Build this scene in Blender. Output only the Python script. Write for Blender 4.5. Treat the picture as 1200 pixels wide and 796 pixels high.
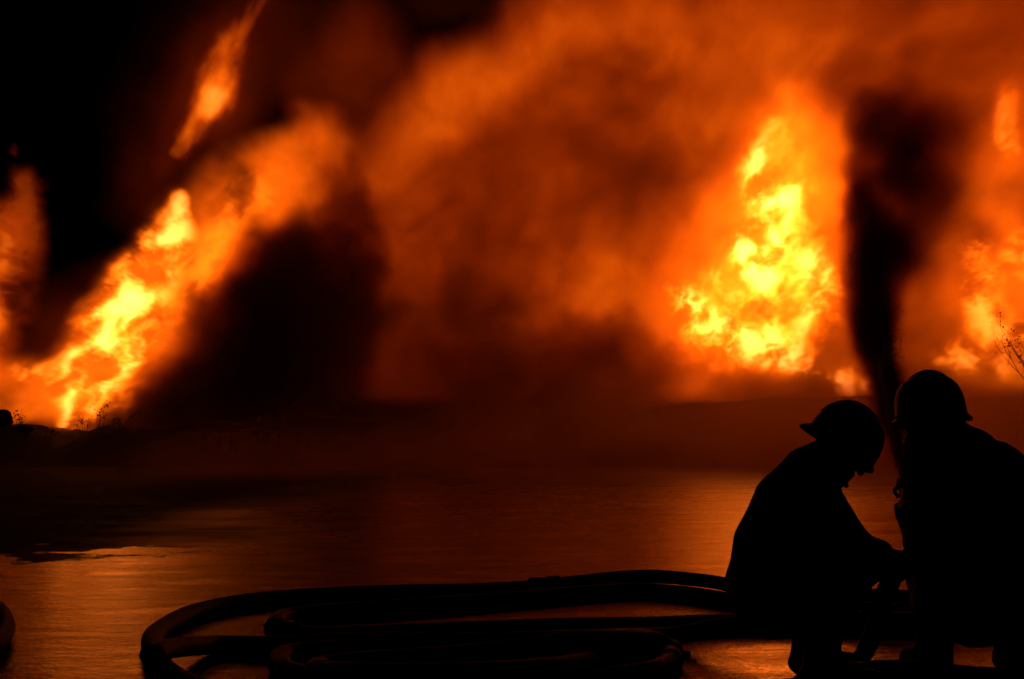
import bpy, bmesh, math, random
import numpy as np
from mathutils import Vector, Matrix, Quaternion

# ------------------------------------------------------------------ camera, world, light, exposure
scene = bpy.context.scene
for o in list(bpy.data.objects):
    bpy.data.objects.remove(o)
COL = scene.collection
random.seed(7)
EYE = 0.95
FPX = 1667.0
PITCH = math.atan(102.0 / FPX)
cam_d = bpy.data.cameras.new('camera')
cam = bpy.data.objects.new('camera', cam_d)
COL.objects.link(cam)
cam_d.sensor_width = 36.0
cam_d.lens = 36.0 * FPX / 1200.0
cam_d.clip_start = 0.05
cam_d.clip_end = 2000.0
cam.location = (0, 0, EYE)
cam.rotation_euler = (math.pi / 2 + PITCH, 0, 0)
scene.camera = cam

world = bpy.data.worlds.new('World')
scene.world = world
world.use_nodes = True
wn = world.node_tree.nodes
sky = wn.new('ShaderNodeTexSky')
sky.sky_type = 'NISHITA'
sky.sun_disc = False
sky.sun_elevation = math.radians(-6.0)
sky.sun_rotation = math.radians(160.0)
world.node_tree.links.new(sky.outputs[0], wn['Background'].inputs[0])
wn['Background'].inputs[1].default_value = 0.004      # night

sun_d = bpy.data.lights.new('sun', 'SUN')              # the last trace of night sky light
sun_d.energy = 0.0008
sun_d.angle = math.radians(10)
sun_d.color = (0.8, 0.88, 1.0)
sun = bpy.data.objects.new('sun', sun_d)
sun.rotation_euler = (math.radians(50), 0, math.radians(160))
COL.objects.link(sun)

scene.view_settings.view_transform = 'Standard'
scene.view_settings.look = 'None'
scene.view_settings.gamma = 1.0
scene.view_settings.exposure = 0.0
scene.view_settings.use_curve_mapping = False
scene.render.engine = 'CYCLES'
cy = scene.cycles
cy.use_denoising = True
cy.use_adaptive_sampling = True
cy.adaptive_threshold = 0.03
cy.max_bounces = 5
cy.diffuse_bounces = 2
cy.glossy_bounces = 3
cy.transmission_bounces = 4
cy.volume_bounces = 1
cy.transparent_max_bounces = 48
cy.volume_step_rate = 1.6
cy.volume_max_steps = 256
cy.sample_clamp_indirect = 4.0
cy.caustics_reflective = False
cy.caustics_refractive = False
FIRE = (1.0, 0.22, 0.014)        # colours of the burning gas, linear
FV = (0.06, 0.22, 0.06)           # lattice pitch of the flames, metres
COOL = (1.0, 0.10, 0.0015)
HOT = (1.0, 0.172, 0.004)
WHITE_HOT = (1.0, 0.235, 0.034)
DULL = (1.0, 0.06, 0.0008)
WARM = (1.0, 0.128, 0.002)


def P(px, py, Y):
    """world point that a photo pixel (1200 x 796) meets at distance Y"""
    a = (px - 600.0) / FPX
    b = (398.0 - py) / FPX
    c, s = math.cos(PITCH), math.sin(PITCH)
    dy, dz = c - b * s, s + b * c
    return Vector((a / dy * Y, Y, EYE + dz / dy * Y))


# ------------------------------------------------------------------ small helpers
def tag(o, label=None, cat=None, group=None, kind=None):
    for k, v in (('label', label), ('category', cat), ('group', group), ('kind', kind)):
        if v:
            o[k] = v
    return o


def link(name, data, parent=None, mat=None):
    o = bpy.data.objects.new(name, data)
    COL.objects.link(o)
    if parent is not None:
        o.parent = parent
        o.matrix_parent_inverse = Matrix.Translation(-Vector(parent.location))
    if mat is not None:
        data.materials.append(mat)
    return o


def empty(name, loc, label, cat, group=None):
    o = bpy.data.objects.new(name, None)
    COL.objects.link(o)
    o.location = loc
    o.empty_display_size = 0.2
    return tag(o, label, cat, group)


def smooth(me):
    me.polygons.foreach_set('use_smooth', [True] * len(me.polygons))


RNG = np.random.default_rng(11)
LAT = RNG.random((64, 64, 64)).astype(np.float32)


def vnoise(x, y, z):
    """smooth lattice noise, 0..1"""
    xi, yi, zi = np.floor(x), np.floor(y), np.floor(z)
    fx, fy, fz = x - xi, y - yi, z - zi
    xi, yi, zi = xi.astype(np.int32) & 63, yi.astype(np.int32) & 63, zi.astype(np.int32) & 63
    fx = fx * fx * fx * (fx * (fx * 6 - 15) + 10)
    fy = fy * fy * fy * (fy * (fy * 6 - 15) + 10)
    fz = fz * fz * fz * (fz * (fz * 6 - 15) + 10)
    x1, y1, z1 = (xi + 1) & 63, (yi + 1) & 63, (zi + 1) & 63
    L = LAT
    a = L[xi, yi, zi] * (1 - fx) + L[x1, yi, zi] * fx
    b = L[xi, y1, zi] * (1 - fx) + L[x1, y1, zi] * fx
    c = L[xi, yi, z1] * (1 - fx) + L[x1, yi, z1] * fx
    d = L[xi, y1, z1] * (1 - fx) + L[x1, y1, z1] * fx
    a = a * (1 - fy) + b * fy
    c = c * (1 - fy) + d * fy
    return a * (1 - fz) + c * fz


def fbm(x, y, z, octv=4, gain=0.5, ridged=False):
    """0..1, mean 0.5"""
    t = np.zeros_like(x)
    amp, tot = 1.0, 0.0
    for k in range(octv):
        n = vnoise(x + 17.3 * k, y + 9.1 * k, z + 31.7 * k)
        if ridged:
            n = 1 - np.abs(2 * n - 1)
        t += amp * n
        tot += amp
        amp *= gain
        x, y, z = x * 2.03, y * 2.03, z * 2.03
    return t / tot


def sstep(a, b, x):
    t = np.clip((x - a) / (b - a), 0, 1)
    return t * t * (3 - 2 * t)


# ------------------------------------------------------------------ materials
def new_mat(name):
    m = bpy.data.materials.new(name)
    m.use_nodes = True
    return m, m.node_tree.nodes, m.node_tree.links


def principled(name, col, rough=0.8, metal=0.0, bump=0.0, scale=20.0, var=0.3, coat=0.0, spec=0.5):
    m, n, l = new_mat(name)
    b = n['Principled BSDF']
    b.inputs['Roughness'].default_value = rough
    b.inputs['Metallic'].default_value = metal
    b.inputs['Coat Weight'].default_value = coat
    b.inputs['Specular IOR Level'].default_value = spec
    tc = n.new('ShaderNodeTexCoord')
    nt = n.new('ShaderNodeTexNoise')
    nt.inputs['Scale'].default_value = scale
    nt.inputs['Detail'].default_value = 5
    l.new(tc.outputs['Object'], nt.inputs['Vector'])
    mx = n.new('ShaderNodeMix')
    mx.data_type = 'RGBA'
    mx.inputs['A'].default_value = (*[c * (1 - var) for c in col], 1)
    mx.inputs['B'].default_value = (*[min(1, c * (1 + var)) for c in col], 1)
    l.new(nt.outputs['Fac'], mx.inputs['Factor'])
    l.new(mx.outputs['Result'], b.inputs['Base Color'])
    if bump:
        bp = n.new('ShaderNodeBump')
        bp.inputs['Strength'].default_value = bump
        bp.inputs['Distance'].default_value = 0.02
        l.new(nt.outputs['Fac'], bp.inputs['Height'])
        l.new(bp.outputs[0], b.inputs['Normal'])
    return m


def fire_volume(name, strength, cool, hot, pos):
    m, n, l = new_mat(name)
    n.remove(n['Principled BSDF'])
    at = n.new('ShaderNodeAttribute')
    at.attribute_name = 'density'
    em = n.new('ShaderNodeEmission')
    cr = n.new('ShaderNodeValToRGB')                    # hotter gas burns yellower
    cr.color_ramp.elements[0].color = (*cool, 1)
    cr.color_ramp.elements[1].color = (*hot, 1)
    cr.color_ramp.elements[1].position = pos / 4
    if hot is HOT:
        e = cr.color_ramp.elements.new(0.8)
        e.color = (*WHITE_HOT, 1)
    quarter = n.new('ShaderNodeMath')
    quarter.operation = 'MULTIPLY'
    quarter.inputs[1].default_value = 0.25
    l.new(at.outputs['Fac'], quarter.inputs[0])
    l.new(quarter.outputs[0], cr.inputs[0])
    l.new(cr.outputs[0], em.inputs[0])
    mu = n.new('ShaderNodeMath')
    mu.operation = 'MULTIPLY'
    mu.inputs[1].default_value = strength
    l.new(at.outputs['Fac'], mu.inputs[0])
    l.new(mu.outputs[0], em.inputs[1])
    l.new(em.outputs[0], n['Material Output'].inputs['Volume'])
    m.cycles.volume_step_rate = 2.0
    return m


def smoke_volume(name, dens, albedo=0.25, scatter=True):
    m, n, l = new_mat(name)
    n.remove(n['Principled BSDF'])
    at = n.new('ShaderNodeAttribute')
    at.attribute_name = 'density'
    mu = n.new('ShaderNodeMath')
    mu.operation = 'MULTIPLY'
    mu.inputs[1].default_value = dens
    l.new(at.outputs['Fac'], mu.inputs[0])
    ab = n.new('ShaderNodeVolumeAbsorption')
    ab.inputs['Color'].default_value = (0.42, 0.17, 0.0, 1)     # soot swallows blue and green before red
    l.new(mu.outputs[0], ab.inputs['Density'])
    out = ab.outputs[0]
    if scatter:
        sc = n.new('ShaderNodeVolumeScatter')
        sc.inputs['Color'].default_value = (albedo, albedo * 0.85, albedo * 0.7, 1)
        sc.inputs['Anisotropy'].default_value = 0.2
        l.new(mu.outputs[0], sc.inputs['Density'])
        m.cycles.volume_step_rate = 1.5
        ad = n.new('ShaderNodeAddShader')
        l.new(ab.outputs[0], ad.inputs[0])
        l.new(sc.outputs[0], ad.inputs[1])
        out = ad.outputs[0]
    l.new(out, n['Material Output'].inputs['Volume'])
    return m


def flame_sheet_mat(name, strength):
    """thin luminous skin of a flame: clear, glowing where the gas burns hottest"""
    m, n, l = new_mat(name)
    n.remove(n['Principled BSDF'])
    tr = n.new('ShaderNodeBsdfTransparent')
    em = n.new('ShaderNodeEmission')
    em.inputs[0].default_value = (*FIRE, 1)
    em.inputs[1].default_value = strength
    ad = n.new('ShaderNodeAddShader')
    l.new(tr.outputs[0], ad.inputs[0])
    l.new(em.outputs[0], ad.inputs[1])
    l.new(ad.outputs[0], n['Material Output'].inputs['Surface'])
    return m


# ------------------------------------------------------------------ volumes from numpy fields
def lattice(lo, hi, vox):
    lo, hi = np.array(lo, float), np.array(hi, float)
    res = np.maximum(2, np.round((hi - lo) / np.array(vox)).astype(int) + 1)
    ax = [np.linspace(lo[k], hi[k], res[k], dtype=np.float32) for k in range(3)]
    Z, Y, X = np.meshgrid(ax[2], ax[1], ax[0], indexing='ij')     # x fastest
    return lo, hi, res, X, Y, Z


def volume_tree(name, lo, hi, res, mat, iso=None):
    g = bpy.data.node_groups.new(name, 'GeometryNodeTree')
    g.interface.new_socket('Geometry', in_out='INPUT', socket_type='NodeSocketGeometry')
    g.interface.new_socket('Geometry', in_out='OUTPUT', socket_type='NodeSocketGeometry')
    N, L = g.nodes, g.links
    gi, go = N.new('NodeGroupInput'), N.new('NodeGroupOutput')
    pos = N.new('GeometryNodeInputPosition')
    sub = N.new('ShaderNodeVectorMath'); sub.operation = 'SUBTRACT'
    sub.inputs[1].default_value = tuple(lo)
    mul = N.new('ShaderNodeVectorMath'); mul.operation = 'MULTIPLY'
    mul.inputs[1].default_value = tuple((res[k] - 1) / (hi[k] - lo[k]) for k in range(3))
    L.new(pos.outputs[0], sub.inputs[0]); L.new(sub.outputs[0], mul.inputs[0])
    addh = N.new('ShaderNodeVectorMath'); addh.operation = 'ADD'
    addh.inputs[1].default_value = (0.5, 0.5, 0.5)
    L.new(mul.outputs[0], addh.inputs[0])
    flo = N.new('ShaderNodeVectorMath'); flo.operation = 'FLOOR'
    L.new(addh.outputs[0], flo.inputs[0])
    dot = N.new('ShaderNodeVectorMath'); dot.operation = 'DOT_PRODUCT'
    dot.inputs[1].default_value = (1.0, float(res[0]), float(res[0] * res[1]))
    L.new(flo.outputs[0], dot.inputs[0])
    f2i = N.new('FunctionNodeFloatToInt')
    L.new(dot.outputs['Value'], f2i.inputs[0])
    na = N.new('GeometryNodeInputNamedAttribute'); na.data_type = 'FLOAT'
    na.inputs['Name'].default_value = 'd'
    si = N.new('GeometryNodeSampleIndex'); si.data_type = 'FLOAT'; si.clamp = True
    L.new(gi.outputs[0], si.inputs['Geometry'])
    L.new(na.outputs[0], si.inputs['Value'])
    L.new(f2i.outputs[0], si.inputs['Index'])
    vc = N.new('GeometryNodeVolumeCube')
    vc.inputs['Min'].default_value = tuple(lo)
    vc.inputs['Max'].default_value = tuple(hi)
    for k, a in enumerate('XYZ'):
        vc.inputs['Resolution ' + a].default_value = int(res[k])
    L.new(si.outputs[0], vc.inputs['Density'])
    last = vc
    if iso is not None:
        vm = N.new('GeometryNodeVolumeToMesh')
        vm.inputs['Threshold'].default_value = iso
        vm.inputs['Adaptivity'].default_value = 0.25
        L.new(vc.outputs[0], vm.inputs[0])
        last = vm
    sm = N.new('GeometryNodeSetMaterial')
    sm.inputs['Material'].default_value = mat
    L.new(last.outputs[0], sm.inputs[0])
    L.new(sm.outputs[0], go.inputs[0])
    return g


def lattice_mesh(name, X, Y, Z, F):
    me = bpy.data.meshes.new(name)
    n = F.size
    me.vertices.add(n)
    me.vertices.foreach_set('co', np.stack([X, Y, Z], -1).astype(np.float32).ravel())
    a = me.attributes.new('d', 'FLOAT', 'POINT')
    a.data.foreach_set('value', F.astype(np.float32).ravel())
    return me


def volume_object(name, lo, hi, res, X, Y, Z, F, mat, parent=None):
    F = np.where(F < 1e-3, 0, F)
    me = lattice_mesh(name, X, Y, Z, F)
    o = link(name, me, parent, mat)
    md = o.modifiers.new('field', 'NODES')
    md.node_group = volume_tree(name + '_field', lo, hi, res, mat)
    return o


def iso_mesh(name, lo, hi, res, X, Y, Z, F, iso, mat, parent):
    me = lattice_mesh(name, X, Y, Z, F)
    tmp = link('tmp', me, None, mat)
    md = tmp.modifiers.new('field', 'NODES')
    g = volume_tree(name + '_iso', lo, hi, res, mat, iso)
    md.node_group = g
    dg = bpy.context.evaluated_depsgraph_get()
    out = bpy.data.meshes.new_from_object(tmp.evaluated_get(dg))
    out.name = name
    bpy.data.objects.remove(tmp)
    bpy.data.meshes.remove(me)
    bpy.data.node_groups.remove(g)
    smooth(out)
    if not out.materials:
        out.materials.append(mat)
    return link(name, out, parent)


def spine(U, V, W, pts):
    """distance to a chain of (u, v, radius) points in units of the local radius; W is depth in the same units"""
    best = np.full_like(U, 9.0)
    if len(pts) == 1:
        u, v, r = pts[0]
        return np.sqrt((U - u) ** 2 + (V - v) ** 2 + W ** 2) / r
    for (u0, v0, r0), (u1, v1, r1) in zip(pts, pts[1:]):
        du, dv = u1 - u0, v1 - v0
        t = np.clip(((U - u0) * du + (V - v0) * dv) / (du * du + dv * dv), 0, 1)
        d = np.sqrt((U - u0 - t * du) ** 2 + (V - v0 - t * dv) ** 2 + W ** 2) / (r0 + t * (r1 - r0))
        best = np.minimum(best, d)
    return best


def ref(X, Z, Y0):
    """real-world metres -> the drawing units used to lay the fire out at distance Y0"""
    return 600 + FPX * X / Y0, 500 - FPX * (Z - EYE) / Y0


def box_uv(u0, u1, v0, v1, Y0, half):
    k = Y0 / FPX
    return ((u0 - 600) * k, Y0 - half, EYE + (500 - v1) * k), ((u1 - 600) * k, Y0 + half, EYE + (500 - v0) * k)


def blaze(name, label, base_px, Y0, half, bounds, vox, field, strength, iso, sheet, cat='flame', group='flames of the big blaze', cols=None):
    root = empty(name, P(base_px[0], base_px[1], Y0), label, cat, group)
    lo, hi = box_uv(*bounds, Y0, half)
    lo, hi, res, X, Y, Z = lattice(lo, hi, vox)
    U, V = ref(X, Z, Y0)
    W = (Y - Y0) * FPX / Y0
    F = field(U, V, W)
    # fade to nothing at the faces of the lattice
    for A, a, b in ((X, lo[0], hi[0]), (Y, lo[1], hi[1]), (Z, lo[2], hi[2])):
        e = 0.12 * (b - a)
        F = F * sstep(0, e, A - a) * sstep(0, e, b - A) if A is not Z else F * sstep(0, e, b - A) * sstep(0, 0.03 * (b - a), A - a)
    volume_object('burning_gas', lo, hi, res, X, Y, Z, F, fire_volume(name + '_gas', strength, *(cols or (COOL, HOT, 1.0))), root)['kind'] = 'stuff'
    if iso:
        iso_mesh('flame_sheet', lo, hi, res, X, Y, Z, F, iso, flame_sheet_mat(name + '_sheet', sheet), root)
    return root


def warp(U, V, W, s, amp, seed=0.0, octv=3):
    a = (fbm(U / s + seed, V / s, W / s + 3.1, octv) - 0.5) * 2 * amp
    b = (fbm(U / s + 40 + seed, V / s + 11, W / s + 7.7, octv) - 0.5) * 2 * amp
    return U + a, V + b


# ------------------------------------------------------------------ ground
def build_ground():
    xs = np.concatenate([[-900, -300, -120], np.linspace(-60, 60, 121), [120, 300, 900]])
    ys = np.concatenate([[-200, -60, -20], np.linspace(-6, 62, 137), [90, 160, 400, 1200]])
    X, Y = np.meshgrid(xs, ys, indexing='ij')
    H = (fbm(X * 0.12, Y * 0.12, X * 0 + 4.0, 3) - 0.5) * 0.05 * sstep(6, 20, np.abs(Y) + np.abs(X) * 0.5)
    v = np.stack([X, Y, H], -1).reshape(-1, 3)
    ny = len(ys)
    f = [(i * ny + j, (i + 1) * ny + j, (i + 1) * ny + j + 1, i * ny + j + 1) for i in range(len(xs) - 1) for j in range(ny - 1)]
    me = bpy.data.meshes.new('ground')
    me.from_pydata(v.tolist(), [], f)
    smooth(me)
    m, n, l = new_mat('wet_asphalt')
    b = n['Principled BSDF']
    geo = n.new('ShaderNodeNewGeometry')

    def noise(scale, detail, vec=(1, 1, 1), off=(0, 0, 0), rough=0.5):
        mp = n.new('ShaderNodeMapping')
        mp.inputs['Scale'].default_value = vec
        mp.inputs['Location'].default_value = off
        l.new(geo.outputs['Position'], mp.inputs['Vector'])
        t = n.new('ShaderNodeTexNoise')
        t.inputs['Scale'].default_value = scale
        t.inputs['Detail'].default_value = detail
        t.inputs['Roughness'].default_value = rough
        l.new(mp.outputs[0], t.inputs['Vector'])
        return t.outputs['Fac']

    def ramp(src, a, b_, lo=0.0, hi=1.0):
        r = n.new('ShaderNodeMapRange')
        r.interpolation_type = 'SMOOTHSTEP'
        r.inputs['From Min'].default_value = a
        r.inputs['From Max'].default_value = b_
        r.inputs['To Min'].default_value = lo
        r.inputs['To Max'].default_value = hi
        l.new(src, r.inputs['Value'])
        return r.outputs['Result']

    def mth(op, a, c):
        q = n.new('ShaderNodeMath')
        q.operation = op
        for k, s in enumerate((a, c)):
            if isinstance(s, float):
                q.inputs[k].default_value = s
            else:
                l.new(s, q.inputs[k])
        return q.outputs[0]

    sep = n.new('ShaderNodeSeparateXYZ')
    l.new(geo.outputs['Position'], sep.inputs[0])
    # dry soil spit on the left between the near puddle and the far bank, with a ragged edge
    edge = mth('ADD', mth('MULTIPLY', noise(0.22, 5), 9.0), mth('MULTIPLY', noise(0.9, 7, (1.6, 1.6, 1), (4, 4, 0), 0.7), 11.0))
    yy = mth('ADD', sep.outputs['Y'], edge)
    xx = mth('ADD', sep.outputs['X'], mth('MULTIPLY', noise(0.15, 4, off=(5, 3, 0)), 5.0))
    spit = mth('MULTIPLY', mth('MULTIPLY', ramp(yy, 20.1, 20.9), ramp(yy, 70.0, 60.0)), ramp(xx, 1.2, -1.6))
    mud = mth('MULTIPLY', ramp(mth('ADD', sep.outputs['Y'], mth('MULTIPLY', noise(0.4, 6, (0.4, 1, 1), (7, 1, 0), 0.65), 14.0)), 20.0, 46.0), 0.85)
    soil = mth('MAXIMUM', spit, mud)
    damp = ramp(noise(1.1, 9, (0.5, 1.3, 1), (2, 9, 0), 0.72), 0.42, 0.60)       # puddle versus damp tar
    rough = mth('ADD', mth('MULTIPLY', damp, 0.16), 0.07)
    rough = mth('ADD', rough, mth('MULTIPLY', soil, 0.6))
    l.new(rough, b.inputs['Roughness'])
    b.inputs['Specular IOR Level'].default_value = 0.5
    refl_gain = ramp(sep.outputs['X'], -2.0, 3.0, 0.21, 0.95)                  # reflection strength painted in: dimmer on the left, brighter to the right
    spec = mth('MULTIPLY', refl_gain, mth('SUBTRACT', 1.0, mth('MULTIPLY', mth('MAXIMUM', soil, mth('MULTIPLY', damp, 0.62)), 0.985)))
    l.new(spec, b.inputs['Specular IOR Level'])
    b.inputs['IOR'].default_value = 1.4
    b.inputs['Specular Tint'].default_value = (1.0, 0.5, 0.32, 1)      # red firelight tone put into the tint of the reflections
    mx = n.new('ShaderNodeMix')
    mx.data_type = 'RGBA'
    mx.inputs['A'].default_value = (0.012, 0.011, 0.010, 1)
    mx.inputs['B'].default_value = (0.034, 0.031, 0.028, 1)
    l.new(noise(6.0, 6), mx.inputs['Factor'])
    l.new(mx.outputs['Result'], b.inputs['Base Color'])
    # ripples driven over the film of water, and the tar's own grain
    rip = noise(2.2, 7, (0.6, 1.0, 1), (0, 0, 0), 0.70)
    grain = noise(26.0, 4, (1, 1, 1), (1, 1, 0), 0.6)
    hgt = mth('ADD', mth('MULTIPLY', rip, 1.0), mth('MULTIPLY', mth('MULTIPLY', grain, 0.30), mth('ADD', damp, 0.2)))
    bp = n.new('ShaderNodeBump')
    bp.inputs['Strength'].default_value = 0.38
    bp.inputs['Distance'].default_value = 0.05
    l.new(hgt, bp.inputs['Height'])
    l.new(bp.outputs[0], b.inputs['Normal'])
    o = link('ground', me, None, m)
    tag(o, 'wet dark tarmac ground with puddles reflecting the fire', 'ground', kind='structure')


build_ground()


# ------------------------------------------------------------------ embankment the fire burns on
def build_embankment():
    xs = np.linspace(-45, 45, 361)
    ys = np.linspace(31, 60, 60)
    X, Y = np.meshgrid(xs, ys, indexing='ij')
    u = 600 + FPX * X / 35.2
    top = np.interp(u, [-500, 0, 40, 75, 130, 220, 420, 700, 820, 1000, 1200, 1700], [1.05, 1.05, 0.9, 0.66, 0.95, 1.0, 1.1, 1.35, 1.62, 1.7, 1.72, 1.9])
    prof = sstep(32.4, 35.2, Y) * (1 - 0.4 * sstep(46, 60, Y))
    n1 = fbm(X * 0.9, Y * 0.9, X * 0, 4, .65) - 0.5
    H = top * prof * (1 + 0.06 * (fbm(X * .2, Y * .2, X * 0 + 9, 2) - .5)) + n1 * (0.6 - .35 * sstep(2, 8, X)) * sstep(32.0, 34.5, Y) - 0.06
    H[:, 0] = -0.2
    v = np.stack([X, Y, H], -1).reshape(-1, 3)
    ny = len(ys)
    f = [(i * ny + j, (i + 1) * ny + j, (i + 1) * ny + j + 1, i * ny + j + 1) for i in range(len(xs) - 1) for j in range(ny - 1)]
    me = bpy.data.meshes.new('embankment')
    me.from_pydata(v.tolist(), [], f)
    smooth(me)
    o = link('embankment', me, None, principled('charred_soil', (0.011, 0.010, 0.009), 0.95, spec=0.02, bump=0.6, scale=3))
    tag(o, 'low charred earth bank along the foot of the fire', 'bank', kind='structure')


build_embankment()


# ------------------------------------------------------------------ the fire
DK = 0.28        # the turbulence is drawn out along the wind, which blows towards and past the camera


def clumps(U, V, W, s, seed, lo=0.5, hi=0.78, stretch=1.25, octv=6):
    """bright turbulent clumps with darker creases between them"""
    U, V = warp(U, V, W * DK, s * 1.1, s * 0.9, seed + 50, 4)          # torn and curled by the draught
    a = fbm(U / s + seed, V / (s * stretch), W * DK / s, octv, 0.62)
    b = fbm(U / (s * .5) + seed + 13, V / (s * .55), W * DK / (s * .5), 4, 0.6, True)
    return sstep(lo, hi, 0.66 * a + 0.34 * b + 0.03)


def lean(U, V, k, v0):
    return U + (V - v0) * k, V


def f_left(U, V, W):
    u, v = warp(U, V, W * DK, 55.0, 20.0, 1.0, 5)
    core = spine(u, v, W * 1.3, [(86, 500, 26), (104, 455, 50), (132, 395, 56), (164, 330, 46), (196, 270, 32), (212, 228, 15)])
    arm = spine(u, v, W * 1.3, [(30, 440, 16), (70, 430, 28), (120, 425, 34)])
    side = spine(u, v, W * 1.3, [(160, 430, 26), (215, 350, 40), (250, 280, 40), (300, 220, 30)])
    foot = spine(u, v, W * 1.3, [(-40, 470, 34), (30, 470, 36), (100, 480, 24)])
    env = spine(u, v, W, [(-40, 465, 44), (80, 460, 60), (160, 395, 84), (235, 305, 92), (305, 225, 78), (352, 175, 52)])
    n = fbm(U / 55, V / 60, W * DK / 55, 6, 0.62)
    # streaks that lean with the flame
    lu, lv = U + (V - 400) * 0.55, V
    c = clumps(lu, lv, W, 28, 2.0, .50, .72, 1.4)
    F = (0.23 + 0.06 * sstep(200, 380, V)) * sstep(1.06, 0.4, env) * np.clip(3.2 * (n - .26), .03, 2)
    F += 5.0 * sstep(1.1, 0.1, core) * (0.03 + c)
    F += 2.2 * sstep(1.1, 0.2, arm) * c
    F += 0.8 * sstep(1.1, 0.2, side) * c
    F += 0.22 * sstep(1.1, 0.2, foot) * (.5 + c)
    return F


blaze('blaze_flame', 'tall slanting yellow flame rising from the dark bank away from the firefighters', (95, 505), 39.0, 2.2,
      (-110, 440, 110, 530), FV, f_left, 1.5, 0.9, 0.015)


def f_tongue(U, V, W):
    u, v = warp(U, V, W * DK, 40.0, 13.0, 6.0, 5)
    core = spine(u, v, W * 1.2, [(203, 180, 12), (222, 155, 22), (244, 122, 28), (252, 85, 26), (266, 45, 20), (284, 12, 14), (312, -30, 10)])
    env = spine(u, v, W, [(190, 190, 24), (225, 120, 60), (262, 50, 50), (310, -20, 28)])  # env: dim glow round the tongue, put into the emission
    lu = U + (V - 100) * 0.5
    n = fbm(lu / 16, V / 50, W * DK / 24, 5, 0.6)
    hot = spine(u, v, W, [(243, 128, 16), (247, 110, 17)])
    return 1.25 * sstep(1.1, 0.4, core) * sstep(.2, .8, n) ** 1.4 + 0.05 * sstep(1.2, 0.1, env) * n + 2.2 * sstep(1.2, .1, hot) * n


blaze('flame_tongue', 'thin detached orange flame tongue floating high in the black smoke', (205, 182), 40.0, 1.3,
      (110, 380, -70, 245), FV, f_tongue, 1.0, 0.25, 0.01, cols=(DULL, HOT, 1.3))


def f_farleft(U, V, W):
    u, v = warp(U, V, W * DK, 36.0, 20.0, 9.0, 5)
    env = spine(u, v, W, [(-40, 420, 60), (-14, 330, 56), (8, 260, 46), (24, 215, 28)])
    core = spine(u, v, W, [(-25, 380, 30), (-8, 310, 18), (0, 285, 9)])
    spot = spine(u, v, W, [(1, 178, 7), (4, 170, 5)])
    c = clumps(U, V, W, 26, 6.0, .42, .75, 1.7)
    return 0.42 * sstep(1.1, 0.2, env) * (.05 + c) + 1.3 * sstep(1.1, 0.2, core) * (.2 + c) + 0.3 * sstep(1.2, .2, spot)


blaze('blaze_flame', 'dull red flame half lost in smoke, left of the slanting yellow flame', (-20, 440), 41.0, 1.8,
      (-140, 90, 150, 450), FV, f_farleft, 0.65, 0.25, 0.01, cols=(DULL, HOT, 1.4))


def f_right(U, V, W):
    u, v = warp(U, V, W * DK, 60.0, 20.0, 3.0, 5)
    env = spine(u, v, W, [(850, 400, 84), (890, 350, 116), (915, 260, 96), (925, 180, 66), (932, 120, 36)])  # env: orange haze glow round the flame, put into the emission
    env2 = spine(u, v, W, [(830, 400, 56), (900, 425, 56), (985, 445, 48)])
    arc = spine(u, v, W * 1.4, [(800, 352, 26), (828, 375, 34), (870, 408, 34), (930, 422, 28), (962, 440, 24), (998, 450, 30)])
    mid = spine(u, v, W * 1.4, [(890, 325, 24), (884, 285, 34), (905, 250, 40), (925, 205, 42), (918, 165, 34)])
    edge = spine(u, v, W * 1.4, [(838, 320, 18), (855, 275, 26), (868, 225, 26), (895, 175, 20)])
    sp = spine(u, v, W * 1.4, [(958, 300, 20), (968, 355, 34), (962, 400, 26)])
    fill = spine(u, v, W * 1.2, [(850, 375, 62), (900, 370, 84), (915, 280, 70), (922, 200, 52), (926, 160, 34)])
    n = fbm(U / 50 + 3, V / 56, W * DK / 50, 6, 0.62)
    c0 = clumps(U, V, W, 24, 9.0, .50, .73, 1.25)
    c = c0 * (.12 + .88 * sstep(.38, .60, fbm(u / 40 + 31, v / 60, W * DK / 44, 5, .62)))
    F = 0.42 * np.maximum(sstep(1.5, 0.0, env), sstep(1.45, .0, env2)) * np.clip(2.4 * (n - .17), .05, 2)
    F += 4.6 * sstep(1.2, 0.1, arc) * c0
    F += 4.8 * sstep(1.2, 0.1, mid) * c
    F += 3.4 * sstep(1.2, 0.1, sp) * c
    F += 3.0 * sstep(1.2, 0.1, edge) * c
    F += 2.0 * sstep(1.15, 0.3, fill) * c
    return F


blaze('blaze_flame', 'broad bright yellow flame full of glowing clumps beyond the crouching firefighter', (900, 462), 40.0, 2.4,
      (670, 1100, 10, 482), FV, f_right, 1.6, 0.9, 0.015)


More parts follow.
